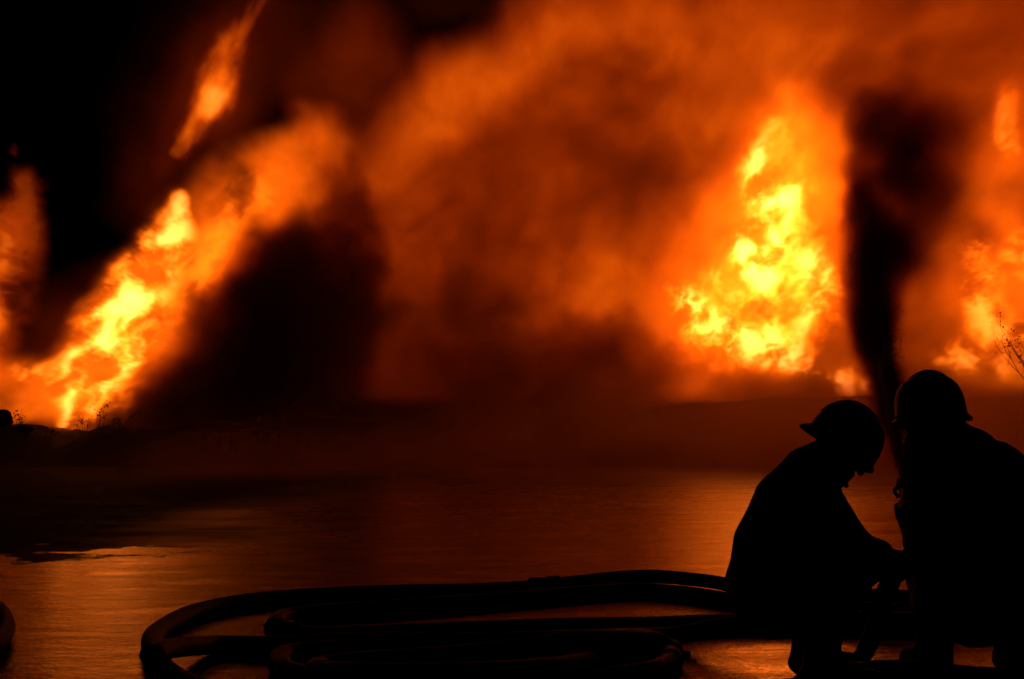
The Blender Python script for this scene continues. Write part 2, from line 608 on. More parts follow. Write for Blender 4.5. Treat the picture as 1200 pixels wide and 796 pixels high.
def f_farright(U, V, W):
    u, v = warp(U, V, W * DK, 50.0, 20.0, 12.0, 5)
    env = spine(u, v, W, [(1080, 440, 40), (1150, 420, 66), (1200, 390, 96), (1290, 380, 100)])
    env2 = spine(u, v, W, [(1155, 400, 56), (1160, 300, 56), (1190, 180, 46), (1190, 110, 30)])
    n = fbm(U / 50 + 8, V / 56, W * DK / 50, 6, 0.62)
    c = clumps(U, V, W, 23, 15.0, .48, .73, 1.05)
    spots = np.maximum.reduce([w * sstep(1.2, .1, spine(u, v, W * 1.3, p)) for w, p in (
        (1.0, [(1155, 295, 26), (1165, 320, 22)]), (1.0, [(1183, 120, 22), (1188, 170, 18)]), (1.5, [(1120, 425, 26), (1160, 410, 40), (1210, 410, 46)]),
        (1.3, [(1165, 400, 36), (1150, 345, 26)]), (1.6, [(1230, 430, 40), (1290, 380, 46), (1220, 300, 40)]))])
    return 0.28 * sstep(492, 440, V) * np.maximum(sstep(1.3, 0.1, env), 0.9 * sstep(1.4, .1, env2)) * np.clip(2.6 * (n - .2), .05, 2) + 1.9 * spots * c


blaze('blaze_flame', 'orange flame with small bright clumps behind the twiggy bush', (1180, 465), 41.0, 2.0,
      (1040, 1380, 60, 480), FV, f_farright, 1.4, 0.6, 0.015)


# wide body of burning gas; the lit smoke's glow is put into its emission too
def f_back(U, V, W):
    u, v = warp(U, V, W * DK, 110.0, 55.0, 21.0, 6)
    n = fbm(u / 140 + 1, v / 105, W * DK / 140, 7, 0.64)
    puff = 1 - fbm(u / 80 + 7, v / 80, W * DK / 80, 6, 0.66, True)
    a = np.maximum.reduce([w * sstep(1.15, 0.1, spine(u, v, W * 0.6, p)) for w, p in (
        (0.72, [(395, 170, 50), (450, 190, 66), (540, 130, 85), (640, 70, 110), (800, 40, 130), (900, 60, 140)]),
        (0.62, [(700, 110, 120), (840, 160, 110), (960, 130, 120)]),
        (0.95, [(830, 380, 110), (890, 300, 150), (950, 200, 140)]),
        (0.56, [(960, 60, 170), (1150, 80, 200), (1350, 120, 200)]),
        (0.46, [(470, 250, 120), (650, 270, 190), (770, 340, 170)]),
        (0.55, [(1000, 380, 100), (1150, 330, 140), (1330, 330, 150)]),
        (0.16, [(40, 440, 80), (140, 370, 60)]),
        (0.10, [(420, 60, 90), (400, 120, 60)]),
        (0.07, [(270, 60, 110), (200, 220, 90)]),  # dim glow of the smoke round the tongue, as emission
        (0.16, [(520, 400, 120), (720, 430, 120)]))])
    spark = spine(u, v, W, [(805, 45, 14), (815, 70, 16)])
    return a * np.clip(0.20 + 2.8 * (n - .25) * (0.3 + 1.4 * puff), 0, 2) + .8 * sstep(1.2, .1, spark) * n


blaze('gas_and_smoke_glow', 'vast orange cloud of burning gas with painted-in smoke glow filling the background', (700, 470), 45.0, 3.0,
      (-60, 1500, -160, 480), (0.12, 0.4, 0.12), f_back, 0.195, None, 0, cat='fire cloud', group=None, cols=(DULL, WARM, 0.8))['kind'] = 'stuff'


# ------------------------------------------------------------------ smoke
def build_smoke():
    Y0 = 36.0
    lo, hi = box_uv(-200, 1500, -180, 520, Y0, 4.5)
    lo = (lo[0], 31.0, 0.02)
    lo, hi, res, X, Y, Z = lattice(lo, hi, (0.13, 0.35, 0.13))
    U, V = ref(X, Z, 38.0)
    W = (Y - Y0) * FPX / Y0
    u, v = warp(U, V, W * DK, 95.0, 55.0, 31.0, 6)
    n = fbm(U / 80 + 3, V / 80, W * DK / 80, 7, 0.64)
    puff = 1 - fbm(u / 60 + 3, v / 60, W * DK / 60, 6, 0.66, True)
    F = np.zeros_like(U)
    for w, p in (
        (2.6, [(190, 535, 46), (280, 455, 92), (355, 385, 104), (395, 305, 74), (402, 240, 42)]),      # dark wedge right of the left flame
        (0.55, [(300, 520, 90), (500, 490, 90), (640, 500, 86)]),
        (2.0, [(640, 520, 60), (700, 460, 72), (765, 430, 58), (815, 440, 30)]),    # low bank in the middle
        (0.34, [(560, 330, 100), (620, 260, 115), (680, 220, 100)]),                                  # the round billow
        (0.7, [(335, 10, 70), (340, 80, 46), (330, 120, 24)]),                                        # black smoke round the tongue
        (0.9, [(500, -5, 60), (560, 10, 50)]),
        (0.25, [(1060, 60, 110), (1200, 60, 150)]),
        (0.5, [(700, 480, 50), (820, 495, 34)]),
        (1.7, [(770, 470, 40), (880, 484, 34), (1020, 486, 30), (1200, 488, 28), (1420, 488, 30)])):
        F = np.maximum(F, w * sstep(1.12, 0.66, spine(u, v, W * 0.7, p)))
    F = F * np.clip((n - .2) * 2.2 * (.45 + 1.1 * puff), 0, 2)
    for A, a, b in ((X, lo[0], hi[0]), (Y, lo[1], hi[1])):
        e = 0.1 * (b - a)
        F = F * sstep(0, e, A - a) * sstep(0, e, b - A)
    F = F * sstep(0, 2.0, hi[2] - Z)
    o = volume_object('smoke', lo, hi, res, X, Y, Z, F, smoke_volume('soot_smoke', 0.85, 0.12))
    tag(o, 'dark rolling smoke banks in front of the fire', 'smoke', kind='stuff')
    # steam drifting low over the wet ground before the bank
    lo, hi, res, X, Y, Z = lattice((-26, 18.0, 0.02), (30, 34.4, 4.0), (.25, .6, .25))
    n = fbm(X * .35, Y * .12, Z * .7, 5, .6)
    top = 0.8 + 1.5 * sstep(-4, 8, X)
    F = np.exp(-(Z / top) ** 2) * np.clip(n * 2 - .35, 0, 2) * sstep(18, 30, Y) * sstep(34.4, 33.0, Y) * sstep(-26, -20, X) * sstep(30, 25, X) * (.02 + .40 * sstep(-9, -3, X) + .58 * sstep(-2, 8, X))
    o = volume_object('steam', lo, hi, res, X, Y, Z, F * sstep(4.0, 2.2, Z), steam_volume('steam', 0.42))
    tag(o, 'thin steam drifting low over the wet ground', 'steam', kind='stuff')


def steam_volume(name, dens):
    m, n, l = new_mat(name)
    n.remove(n['Principled BSDF'])
    at = n.new('ShaderNodeAttribute')
    at.attribute_name = 'density'
    mu = n.new('ShaderNodeMath')
    mu.operation = 'MULTIPLY'
    mu.inputs[1].default_value = dens
    l.new(at.outputs['Fac'], mu.inputs[0])
    sc = n.new('ShaderNodeVolumeScatter')
    sc.inputs['Color'].default_value = (.85, .55, .35, 1)  # red of the firelight put into the haze's scatter colour
    sc.inputs['Anisotropy'].default_value = 0.3
    l.new(mu.outputs[0], sc.inputs['Density'])
    ab = n.new('ShaderNodeVolumeAbsorption')            # what is not scattered is swallowed, blue and green first
    ab.inputs['Color'].default_value = sc.inputs['Color'].default_value
    l.new(mu.outputs[0], ab.inputs['Density'])
    ad = n.new('ShaderNodeAddShader')
    l.new(sc.outputs[0], ad.inputs[0])
    l.new(ab.outputs[0], ad.inputs[1])
    l.new(ad.outputs[0], n['Material Output'].inputs['Volume'])
    return m


build_smoke()


# ------------------------------------------------------------------ fire hoses
def G(px, py, z=0.0):
    """ground point under a photo pixel"""
    a, b = (px - 600.0) / FPX, (398.0 - py) / FPX
    c, s = math.cos(PITCH), math.sin(PITCH)
    dy, dz = c - b * s, s + b * c
    t = (z - EYE) / dz
    return Vector((a * t, dy * t, z))


def catmull(pts, n=10):
    out = []
    P_ = [pts[0] * 2 - pts[1]] + pts + [pts[-1] * 2 - pts[-2]]
    for i in range(1, len(P_) - 2):
        p0, p1, p2, p3 = P_[i - 1], P_[i], P_[i + 1], P_[i + 2]
        for k in range(n):
            t = k / n
            out.append(0.5 * ((2 * p1) + (p2 - p0) * t + (2 * p0 - 5 * p1 + 4 * p2 - p3) * t * t + (3 * p1 - p0 - 3 * p2 + p3) * t ** 3))
    out.append(pts[-1])
    return out


def tube_mesh(name, path, rad, seg=14, flat=0.9, wob=0.0):
    bm = bmesh.new()
    rings = []
    up = Vector((0, 0, 1))
    for i, p in enumerate(path):
        t = (path[min(i + 1, len(path) - 1)] - path[max(i - 1, 0)]).normalized()
        s = t.cross(up)
        s = s.normalized() if s.length > 1e-4 else Vector((1, 0, 0))
        u = s.cross(t).normalized()
        r = rad(i / max(1, len(path) - 1)) if callable(rad) else rad
        w = 1 + wob * math.sin(i * 0.7) * math.cos(i * 0.23)
        rings.append([bm.verts.new(p + s * (r * math.cos(2 * math.pi * k / seg) * w / flat) + u * (r * math.sin(2 * math.pi * k / seg) * flat)) for k in range(seg)])
    for a, b in zip(rings, rings[1:]):
        for k in range(seg):
            bm.faces.new((a[k], a[(k + 1) % seg], b[(k + 1) % seg], b[k]))
    bm.faces.new(rings[0][::-1])
    bm.faces.new(rings[-1])
    bmesh.ops.recalc_face_normals(bm, faces=bm.faces)
    me = bpy.data.meshes.new(name)
    bm.to_mesh(me)
    bm.free()
    smooth(me)
    return me


M_HOSE = principled('woven_hose_jacket', (0.018, 0.016, 0.014), 0.7, spec=0.22, bump=0.35, scale=90, var=0.4)
M_METAL = principled('blackened_alloy', (0.02, 0.019, 0.018), 0.75, 0.2, bump=0.1, scale=40)
HR = 0.043


def hose(label, pts, r=HR, couplings=(), group='fire hoses lying on the wet ground'):
    """pts: (px, py, lift) of the hose's axis"""
    path = catmull([G(px, py, r * 0.92 + z) for px, py, z in pts], 12)
    root = empty('fire_hose', (path[0].x, path[0].y, 0), label, 'hose', group)
    link('jacket', tube_mesh('jacket', path, r, 16, 0.92, 0.03), root, M_HOSE)
    for c in couplings:
        i = int(c * (len(path) - 2))
        p, q = path[i], path[i + 1]
        d = (q - p).normalized()
        cp = link('coupling', tube_mesh('coupling', [p - d * .09, p - d * .085, p - d * .03, p - d * .028, p + d * .028, p + d * .03, p + d * .085, p + d * .09],
                                        lambda t: r * (1.13 if 0.35 < t < 0.65 else 1.22), 16, 1.0), root, M_METAL)
        for k in range(2):
            s = Vector((d.y, -d.x, 0)) * (1 if k else -1)
            a = p + s * r * 1.1 + Vector((0, 0, .01))
            link('lug', tube_mesh('lug', [a, a + s * .02, a + s * .035], lambda t: .016 - .006 * t, 8, 1.0), cp, M_METAL)
    return root


hose('long hose whose far strand bends back round the outermost loop', [
    (1280, 705, 0), (1060, 700, 0), (900, 692, 0), (820, 680, .02), (740, 676, .03), (600, 690, .02), (450, 694, 0), (320, 701, 0), (235, 715, 0),
    (184, 741, 0), (182, 768, 0), (202, 792, 0), (250, 812, 0), (340, 828, 0), (480, 834, 0), (700, 834, 0)], couplings=(.32,))
hose('hose strand lying just inside the far strand of the outer loop', [
    (1280, 722, 0), (1060, 716, 0), (900, 708, 0), (800, 695, .0), (730, 692, 0), (600, 702, 0), (470, 711, 0), (380, 717, 0), (332, 724, 0), (328, 738, 0),
    (380, 745, 0), (470, 742, .03), (640, 735, .02), (760, 733, .02), (880, 730, 0), (1280, 738, 0)], couplings=(.62,))
hose('hose strand running straight along the middle of the outer loop', [
    (178, 768, .08), (200, 760, .06), (250, 756, .0), (320, 756, .0), (420, 752, .02), (560, 752, .03), (700, 748, .03), (790, 745, .02), (842, 735, .06), (900, 730, .09), (960, 726, .1), (1280, 735, .1)])
hose('hose wound in a tight flat oval in front of the other strands', [
    (760, 750, 0), (600, 755, 0), (420, 760, 0), (340, 766, 0), (330, 782, 0), (380, 795, 0), (520, 799, 0), (680, 796, 0), (765, 786, 0), (785, 768, 0), (766, 751, .05), (690, 751, .1), (560, 766, .06),
    (420, 776, .06), (372, 784, .06), (420, 790, .09), (540, 790, .09), (640, 784, .07), (690, 776, .05)], couplings=(.5,))
hose('hose loop lying by itself apart from the coiled hoses', [
    (-260, 742, 0), (-120, 722, 0), (-25, 706, 0), (3, 724, 0), (-3, 750, 0), (-60, 772, 0), (-260, 790, 0)], couplings=(.2,))
hose('hose running over the ground at the boots of the two firefighters', [
    (1300, 800, 0), (1150, 794, 0), (1070, 786, 0), (1010, 788, 0), (960, 802, 0), (930, 830, 0)])


# ------------------------------------------------------------------ firefighters
class Body:
    """one continuous figure: blended round cones turned into a single skin"""
    def __init__(self, lo, hi, vox):
        self.lo, self.hi, self.res, self.X, self.Y, self.Z = lattice(lo, hi, vox)
        self.D = np.full(self.X.shape, 1.0, np.float32)
        self.prims = []

    def _cone(self, X, Y, Z, a, b, ra, rb, sq):
        ax, ay, az = a
        bx, by, bz = b[0] - ax, b[1] - ay, b[2] - az
        L2 = max(1e-8, bx * bx + by * by + bz * bz)
        t = np.clip(((X - ax) * bx + (Y - ay) * by + (Z - az) * bz) / L2, 0, 1)
        dx, dy, dz = X - ax - t * bx, Y - ay - t * by, Z - az - t * bz
        if sq is not None:                       # wider along the unit direction s by the factor k
            s, k = sq
            e = (dx * s[0] + dy * s[1] + dz * s[2]) * (1 - 1 / k)
            dx, dy, dz = dx - e * s[0], dy - e * s[1], dz - e * s[2]
        return np.sqrt(dx * dx + dy * dy + dz * dz) - (ra + t * (rb - ra))

    def cone(self, a, b, ra, rb, k=0.04, mat=0, sq=None, cut=False):
        a, b = np.array(a, float), np.array(b, float)
        m = max(ra, rb) * (sq[1] if sq else 1) + max(0.05, 2 * k)
        l, h = np.minimum(a, b) - m, np.maximum(a, b) + m
        st = (self.hi - self.lo) / (self.res - 1)
        i0 = np.clip(np.floor((l - self.lo) / st).astype(int), 0, self.res - 1)
        i1 = np.clip(np.ceil((h - self.lo) / st).astype(int) + 1, 1, self.res)
        s = (slice(i0[2], i1[2]), slice(i0[1], i1[1]), slice(i0[0], i1[0]))
        if self.D[s].size == 0:
            return
        d = self._cone(self.X[s], self.Y[s], self.Z[s], a, b, ra, rb, sq)
        D = self.D[s]
        if cut:
            d = -d
            q = np.clip(0.5 - 0.5 * (D - d) / k, 0, 1)
            self.D[s] = D * (1 - q) + d * q + k * q * (1 - q)
            return
        q = np.clip(0.5 + 0.5 * (d - D) / k, 0, 1)
        self.D[s] = d * (1 - q) + D * q - k * q * (1 - q)
        self.prims.append((a, b, ra, rb, sq, mat))

    def finish(self, name, parent, mats, folds=0.006):
        n = fbm(self.X * 17, self.Y * 17, self.Z * 11, 3) - 0.5
        lowz = fbm(self.X * 42, self.Y * 42, self.Z * 30, 2) - 0.5
        D = self.D + (folds * 2 * n + folds * 0.7 * lowz) * self.cloth
        F = np.clip(0.04 - D, 0, 0.08)
        o = iso_mesh(name, self.lo, self.hi, self.res, self.X, self.Y, self.Z, F, 0.04, mats[0], parent)
        me = o.data
        me.materials.clear()
        for m in mats:
            me.materials.append(m)
        cen = np.empty(len(me.polygons) * 3, np.float32)
        me.polygons.foreach_get('center', cen)
        cen = cen.reshape(-1, 3)
        best = np.full(len(cen), 9.0)
        idx = np.zeros(len(cen), int)
        for a, b, ra, rb, sq, mat in self.prims:
            d = self._cone(cen[:, 0], cen[:, 1], cen[:, 2], a, b, ra, rb, sq)
            w = d < best
            best[w] = d[w]
            idx[w] = mat
        me.polygons.foreach_set('material_index', idx.astype(np.int32))
        return o


COAT, SKIN, GLOVE, BOOT, HAIR, EYEM = range(6)
M_BODY = [principled('turnout_cloth', (0.028, 0.026, 0.024), 0.95, bump=0.4, scale=60),
          principled('skin', (0.38, 0.22, 0.16), 0.6, bump=0.05, scale=50, var=0.1),
          principled('leather_glove', (0.05, 0.04, 0.03), 0.8, bump=0.3, scale=70),
          principled('rubber_boot', (0.02, 0.02, 0.02), 0.6, bump=0.1, scale=40),
          principled('dark_hair', (0.02, 0.015, 0.01), 0.7, bump=0.4, scale=160),
          principled('eye', (0.5, 0.48, 0.45), 0.3, var=0.05)]
M_HELMET = principled('helmet_shell', (0.03, 0.028, 0.026), 0.5, bump=0.05, scale=25)
M_STRAP = principled('webbing', (0.03, 0.03, 0.028), 0.85, bump=0.3, scale=120)


def frame(fwd, up):
    f = Vector(fwd).normalized()
    r = f.cross(Vector(up)).normalized()
    u = r.cross(f).normalized()
    return r, f, u


def add_head(B, c, fwd, up):
    r, f, u = frame(fwd, up)
    q = lambda x, y, z: Vector(c) + r * x + f * y + u * z
    B.cone(q(0, -.02, .035), q(0, .015, .03), .088, .082, .03, HAIR)
    B.cone(q(0, .02, -.01), q(0, .035, -.055), .070, .058, .03, SKIN)
    B.cone(q(0, .05, -.085), q(0, .07, -.105), .036, .024, .025, SKIN)          # jaw and chin
    B.cone(q(-.045, .03, -.07), q(-.02, .065, -.1), .025, .022, .02, SKIN)
    B.cone(q(.045, .03, -.07), q(.02, .065, -.1), .025, .022, .02, SKIN)
    B.cone(q(-.03, .085, .022), q(.03, .085, .022), .014, .014, .015, SKIN)      # brow
    for s in (-1, 1):
        B.cone(q(s * .031, .102, .0), q(s * .031, .102, .0), .013, .013, .008, SKIN, cut=True)
        B.cone(q(s * .031, .086, .0), q(s * .031, .086, .0), .012, .012, .003, EYEM)
        B.cone(q(s * .078, -.002, .01), q(s * .08, -.008, -.025), .014, .010, .008, SKIN)   # ear
    B.cone(q(0, .092, .008), q(0, .114, -.03), .010, .015, .010, SKIN)           # nose
    B.cone(q(-.02, .092, -.058), q(.02, .092, -.058), .009, .009, .008, SKIN)     # lips
    B.cone(q(-.018, .089, -.07), q(.018, .089, -.07), .009, .009, .008, SKIN)


def add_hand(B, wrist, fwd, palm, side, curl=0.9):
    """palm + five gloved fingers closing round what they hold; palm = direction the palm faces; side = +1 if the thumb is on fwd x palm"""
    f = Vector(fwd).normalized()
    p = Vector(palm)
    p = (p - f * p.dot(f)).normalized()
    s = f.cross(p).normalized() * side
    w = Vector(wrist)
    for k in (-1.4, -0.5, 0.5, 1.4):                                     # the palm
        B.cone(w + f * .012 + s * .012 * k, w + f * .092 + s * .020 * k, .019, .017, .012, GLOVE)
    lens = (.040, .046, .042, .033)                                     # index .. little
    for i, ln in enumerate(lens):
        k = 1.4 - i * 0.95
        a = w + f * .094 + s * .0205 * k
        d, n = f.copy(), p.copy()
        ang = 0.35 * curl
        for j, sc in enumerate((1.0, .72, .58)):
            d2 = (f * math.cos(ang) + p * math.sin(ang)).normalized()
            b = a + d2 * ln * sc
            B.cone(a, b, .0118 - .001 * j, .0112 - .001 * j, .0035, GLOVE)
            a = b
            ang += (0.95 + .05 * i) * curl
    a = w + f * .028 + s * .030
    d = (f * .55 + s * .75 + p * .35).normalized()
    b = a + d * .038
    B.cone(a, b, .016, .014, .006, GLOVE)
    c = b + (f * .85 + p * .5 + s * .05).normalized() * .032
    B.cone(b, c, .0135, .012, .004, GLOVE)
    e = c + (f * .6 + p * .8 - s * .25).normalized() * .026
    B.cone(c, e, .012, .010, .004, GLOVE)


def add_boot(B, ankle, toe_dir):
    a = Vector(ankle)
    t = Vector(toe_dir)
    t.z = 0
    t.normalize()
    s = Vector((-t.y, t.x, 0))
    g = Vector((a.x, a.y, 0.045))
    B.cone(a + Vector((0, 0, .16)), a, .078, .062, .02, BOOT)
    B.cone(g - t * .045, g + t * .10, .045, .047, .03, BOOT, (s, 1.08))
    B.cone(g + t * .10, g + t * .19 - Vector((0, 0, .006)), .047, .038, .02, BOOT, (s, 1.2))
    B.cone(a, g + t * .06, .062, .045, .04, BOOT)


def helmet(parent, c, fwd, up, rear=0.10):
    r, f, u = frame(fwd, up)
    M = Matrix(((r.x, f.x, u.x, c[0]), (r.y, f.y, u.y, c[1]), (r.z, f.z, u.z, c[2]), (0, 0, 0, 1)))
    # shell: lathe dome, a little longer than wide
    bm = bmesh.new()
    prof = [(0.0, .152), (.03, .150), (.06, .142), (.088, .126), (.108, .102), (.120, .072), (.126, .04), (.128, .01), (.129, -.012), (.124, -.012), (.122, .02), (.11, .08), (.07, .12), (0.0, .14)]
    seg = 40
    rings = []
    for rad, z in prof:
        if rad < 1e-6:
            rings.append([bm.verts.new(M @ Vector((0, 0, z)))])
            continue
        ring = []
        for k in range(seg):
            t = 2 * math.pi * k / seg
            rib = 1 + 0.012 * max(0, math.cos(t * 3)) ** 8
            ring.append(bm.verts.new(M @ Vector((rad * math.sin(t) * 0.95 * rib, rad * math.cos(t) * 1.08 * rib, z))))
        rings.append(ring)
    for a, b in zip(rings, rings[1:]):
        for k in range(seg):
            if len(a) == 1:
                bm.faces.new((a[0], b[k], b[(k + 1) % seg]))
            elif len(b) == 1:
                bm.faces.new((a[k], b[0], a[(k + 1) % seg]))
            else:
                bm.faces.new((a[k], b[k], b[(k + 1) % seg], a[(k + 1) % seg]))
    bmesh.ops.recalc_face_normals(bm, faces=bm.faces)
    me = bpy.data.meshes.new('helmet')
    bm.to_mesh(me); bm.free(); smooth(me)
    hel = link('helmet', me, parent, M_HELMET)
    # brim: short in front, long and drooping behind
    bm = bmesh.new()
    rings = []
    for inner, dz in ((1, 0.004), (0, 0.0), (0, -.010), (1, -.008)):
        ring = []
        for k in range(seg):
            t = 2 * math.pi * k / seg
            back = max(0, -math.cos(t)) ** 2
            w = .124 if inner else .124 + .012 + .004 * max(0, math.cos(t)) + rear * back
            ring.append(bm.verts.new(M @ Vector((w * math.sin(t) * .95, w * math.cos(t) * 1.08, -.004 + dz - (0 if inner else .010 + .02 * back)))))
        rings.append(ring)
    for a, b in zip(rings, rings[1:] + rings[:1]):
        for k in range(seg):
            bm.faces.new((a[k], b[k], b[(k + 1) % seg], a[(k + 1) % seg]))
    bmesh.ops.recalc_face_normals(bm, faces=bm.faces)
    me = bpy.data.meshes.new('brim')
    bm.to_mesh(me); bm.free(); smooth(me)
    link('brim', me, hel, M_HELMET)
    # comb running over the crown
    path = [M @ Vector((0, 1.06 * .146 * math.cos(t) * .93, .004 + .153 * math.sin(t))) for t in np.linspace(.35, math.pi - .3, 18)]
    link('crest', tube_mesh('crest', path, lambda t: .004 + .009 * math.sin(math.pi * t), 8, 1.0), hel, M_HELMET)
    # chin strap
    pts = [M @ Vector(v) for v in ((-.112, .01, 0), (-.098, .035, -.06), (-.055, .07, -.125), (0, .08, -.150), (.055, .07, -.125), (.098, .035, -.06), (.112, .01, 0))]
    st = link('chin_strap', tube_mesh('chin_strap', catmull(pts, 6), .006, 8, 1.0), hel, M_STRAP)
    return hel


def hanging_end(parent, p):
    p = Vector(p)
    link('strap_end', tube_mesh('strap_end', catmull([p, p + Vector((-.004, 0, -.03)), p + Vector((.004, 0, -.058))], 5), .008, 8, 1.0), parent, M_STRAP)


def limb(B, pts, rad, k=.045, mat=COAT):
    for (a, b), (ra, rb) in zip(zip(pts, pts[1:]), zip(rad, rad[1:])):
        B.cone(a, b, ra, rb, k, mat)


def cloth_mask(B, centres):
    m = np.ones_like(B.D)
    for c, r in centres:
        d = np.sqrt((B.X - c[0]) ** 2 + (B.Y - c[1]) ** 2 + (B.Z - c[2]) ** 2)
        m *= sstep(r * 0.8, r * 1.2, d)
    B.cloth = m


VOX = 0.009


def crouching_man():
    root = empty('person', G(940, 795) * 1.0, 'firefighter in helmet and dark coat squatting with bowed head, hands on the hose', 'person', None)
    Yc = 5.3
    B = Body((P(815, 500, Yc).x, Yc - .40, -.01), (P(1100, 500, Yc).x, Yc + .45, P(0, 455, Yc).z), VOX)
    q = lambda px, py, dy=0.0: P(px, py, Yc + dy)
    lat = Vector((-.15, 1, 0)).normalized()          # his left, away from the camera
    pelvis, waist, chest, top = q(902, 684), q(908, 640), q(930, 594), q(945, 558)
    B.cone(pelvis, waist, .148, .140, .05, COAT, (lat, 1.18))
    B.cone(waist, chest, .140, .140, .05, COAT, (lat, 1.25))
    B.cone(chest, top, .136, .100, .05, COAT, (lat, 1.45))
    B.cone(pelvis, q(905, 706), .150, .135, .05, COAT, (lat, 1.2))       # coat skirt
    head = q(986, 524)
    fwd = Vector((.80, .10, -.62))
    up = Vector((.62, .05, .78))
    neck = q(958, 554)
    B.cone(top, neck, .095, .075, .04, COAT)
    B.cone(q(944, 552), q(956, 534), .07, .05, .04, COAT)
    B.cone(neck, q(976, 536), .06, .058, .03, SKIN)
    for k in range(9):                                                     # stand-up collar
        t0, t1 = 2 * math.pi * k / 9, 2 * math.pi * (k + 1) / 9
        ax = Vector((.55, 0, .83))
        e1, e2 = Vector((.83, 0, -.55)), Vector((0, 1, 0))
        w = lambda t: neck + ax * .012 + e1 * math.cos(t) * .072 + e2 * math.sin(t) * .085
        B.cone(w(t0), w(t1), .022, .022, .02, COAT)
    add_head(B, head, fwd, up)
    # arms: near (right) and far (left)
    sr, sl = q(948, 588, -.19), q(962, 584, .20)
    er, el = q(985, 652, -.25), q(1004, 646, .20)
    wr, wl = q(1022, 664, -.10), q(1028, 650, .09)
    limb(B, [sr, er, wr], [.088, .068, .052])
    limb(B, [sl, el, wl], [.088, .066, .052])
    B.cone(er * .4 + wr * .6, wr, .060, .060, .02, COAT)                    # cuffs
    B.cone(el * .4 + wl * .6, wl, .060, .060, .02, COAT)
    add_hand(B, wr, Vector((.75, .45, .05)), Vector((.1, .55, -.8)), 1, 1.0)
    add_hand(B, wl, Vector((.80, -.25, -.10)), Vector((.1, -.5, -.85)), -1, 1.0)
    # legs
    hr, hl = q(905, 696, -.13), q(905, 696, .14)
    kr, kl = q(1008, 655, -.17), q(1000, 662, .24)
    ar, al = q(962, 768, -.10), q(950, 762, .22)
    for h, k, a in ((hr, kr, ar), (hl, kl, al)):
        a.z = 0.11
        B.cone(h, k, .112, .084, .05, COAT)
        B.cone(k, a + Vector((0, 0, .1)), .082, .078, .03, COAT)
        add_boot(B, a, (1, .12 if h is hl else -.15, 0))
    cloth_mask(B, [(head, .155), (wr + Vector((.07, .03, 0)), .11), (wl + Vector((.07, -.03, 0)), .11)])
    B.finish('body', root, M_BODY)
    r, f, u = frame(fwd, up)
    hel = helmet(root, head + u * .012 + f * -.004, fwd, up, 0.018)
    hanging_end(hel, P(991, 553, Yc - .02))
    return wr, wl


def nozzle_man():
    root = empty('person', G(1140, 795), 'firefighter in helmet and bulky dark coat aiming the water jet, back turned', 'person', None)
    Yc = 5.35
    B = Body((P(1025, 500, Yc).x, Yc - .35, -.01), (P(1275, 500, Yc).x, Yc + .75, P(0, 420, Yc).z), VOX)
    q = lambda px, py, dy=0.0: P(px, py, Yc + dy)
    lat = Vector((.93, .36, 0)).normalized()          # his right
    pelvis, waist, chest, top = q(1142, 690), q(1138, 635), q(1130, 580, .03), q(1128, 534, .06)
    B.cone(pelvis, waist, .150, .142, .05, COAT, (lat, 1.25))
    B.cone(waist, chest, .142, .145, .05, COAT, (lat, 1.32))
    B.cone(chest, top, .142, .104, .05, COAT, (lat, 1.6))
    B.cone(pelvis, q(1142, 712), .152, .15, .05, COAT, (lat, 1.25))
    head = q(1091, 489, .08)
    fwd = Vector((-.62, .76, -.10))
    up = Vector((-.10, .05, 1))
    neck = q(1106, 520, .07)
    B.cone(top, neck, .105, .085, .05, COAT)
    B.cone(q(1078, 524, .04), q(1090, 548, .04), .066, .09, .04, COAT)
    B.cone(q(1117, 500, .02), q(1122, 514, .02), .05, .06, .03, COAT)
    B.cone(neck, head + Vector((0, 0, -.04)), .06, .06, .03, SKIN)
    for k in range(9):
        t0, t1 = 2 * math.pi * k / 9, 2 * math.pi * (k + 1) / 9
        w = lambda t: neck + Vector((0, 0, .012)) + Vector((1, 0, .12)) * math.cos(t) * .088 + Vector((0, 1, 0)) * math.sin(t) * .08
        B.cone(w(t0), w(t1), .026, .026, .02, COAT)
    add_head(B, head, fwd, up)
    sl, sr = q(1092, 552, .02), q(1172, 552, .14)
    el, er = q(1086, 636, .06), q(1178, 640, .32)
    wl, wr = q(1072, 612, .33), q(1108, 632, .44)
    limb(B, [sl, el, wl], [.098, .076, .054])
    limb(B, [sr, er, wr], [.108, .078, .054])
    B.cone(el * .4 + wl * .6, wl, .062, .062, .02, COAT)
    B.cone(er * .4 + wr * .6, wr, .062, .062, .02, COAT)
    add_hand(B, wl, Vector((-.35, .85, .2)), Vector((.8, .2, .3)), 1, 1.0)
    add_hand(B, wr, Vector((-.9, .35, .0)), Vector((-.1, .2, -1)), -1, 1.0)
    hl, hr = q(1108, 698, .02), q(1172, 698, .08)
    kl, kr = q(1086, 668, .42), q(1196, 664, .46)
    al, ar = q(1096, 770, .16), q(1186, 770, .22)
    for h, k, a in ((hl, kl, al), (hr, kr, ar)):
        a.z = 0.11
        B.cone(h, k, .116, .086, .05, COAT)
        B.cone(k, a + Vector((0, 0, .1)), .084, .08, .03, COAT)
        add_boot(B, a, (-.25 if h is hl else .15, 1, 0))
    cloth_mask(B, [(head, .155), (wl + Vector((-.03, .07, 0)), .11), (wr + Vector((-.07, .03, 0)), .11)])
    B.finish('body', root, M_BODY)
    r, f, u = frame(fwd, up)
    helmet(root, head + u * .012, fwd, up, 0.010)
    return wl, wr


wr1, wl1 = crouching_man()
wl2, wr2 = nozzle_man()

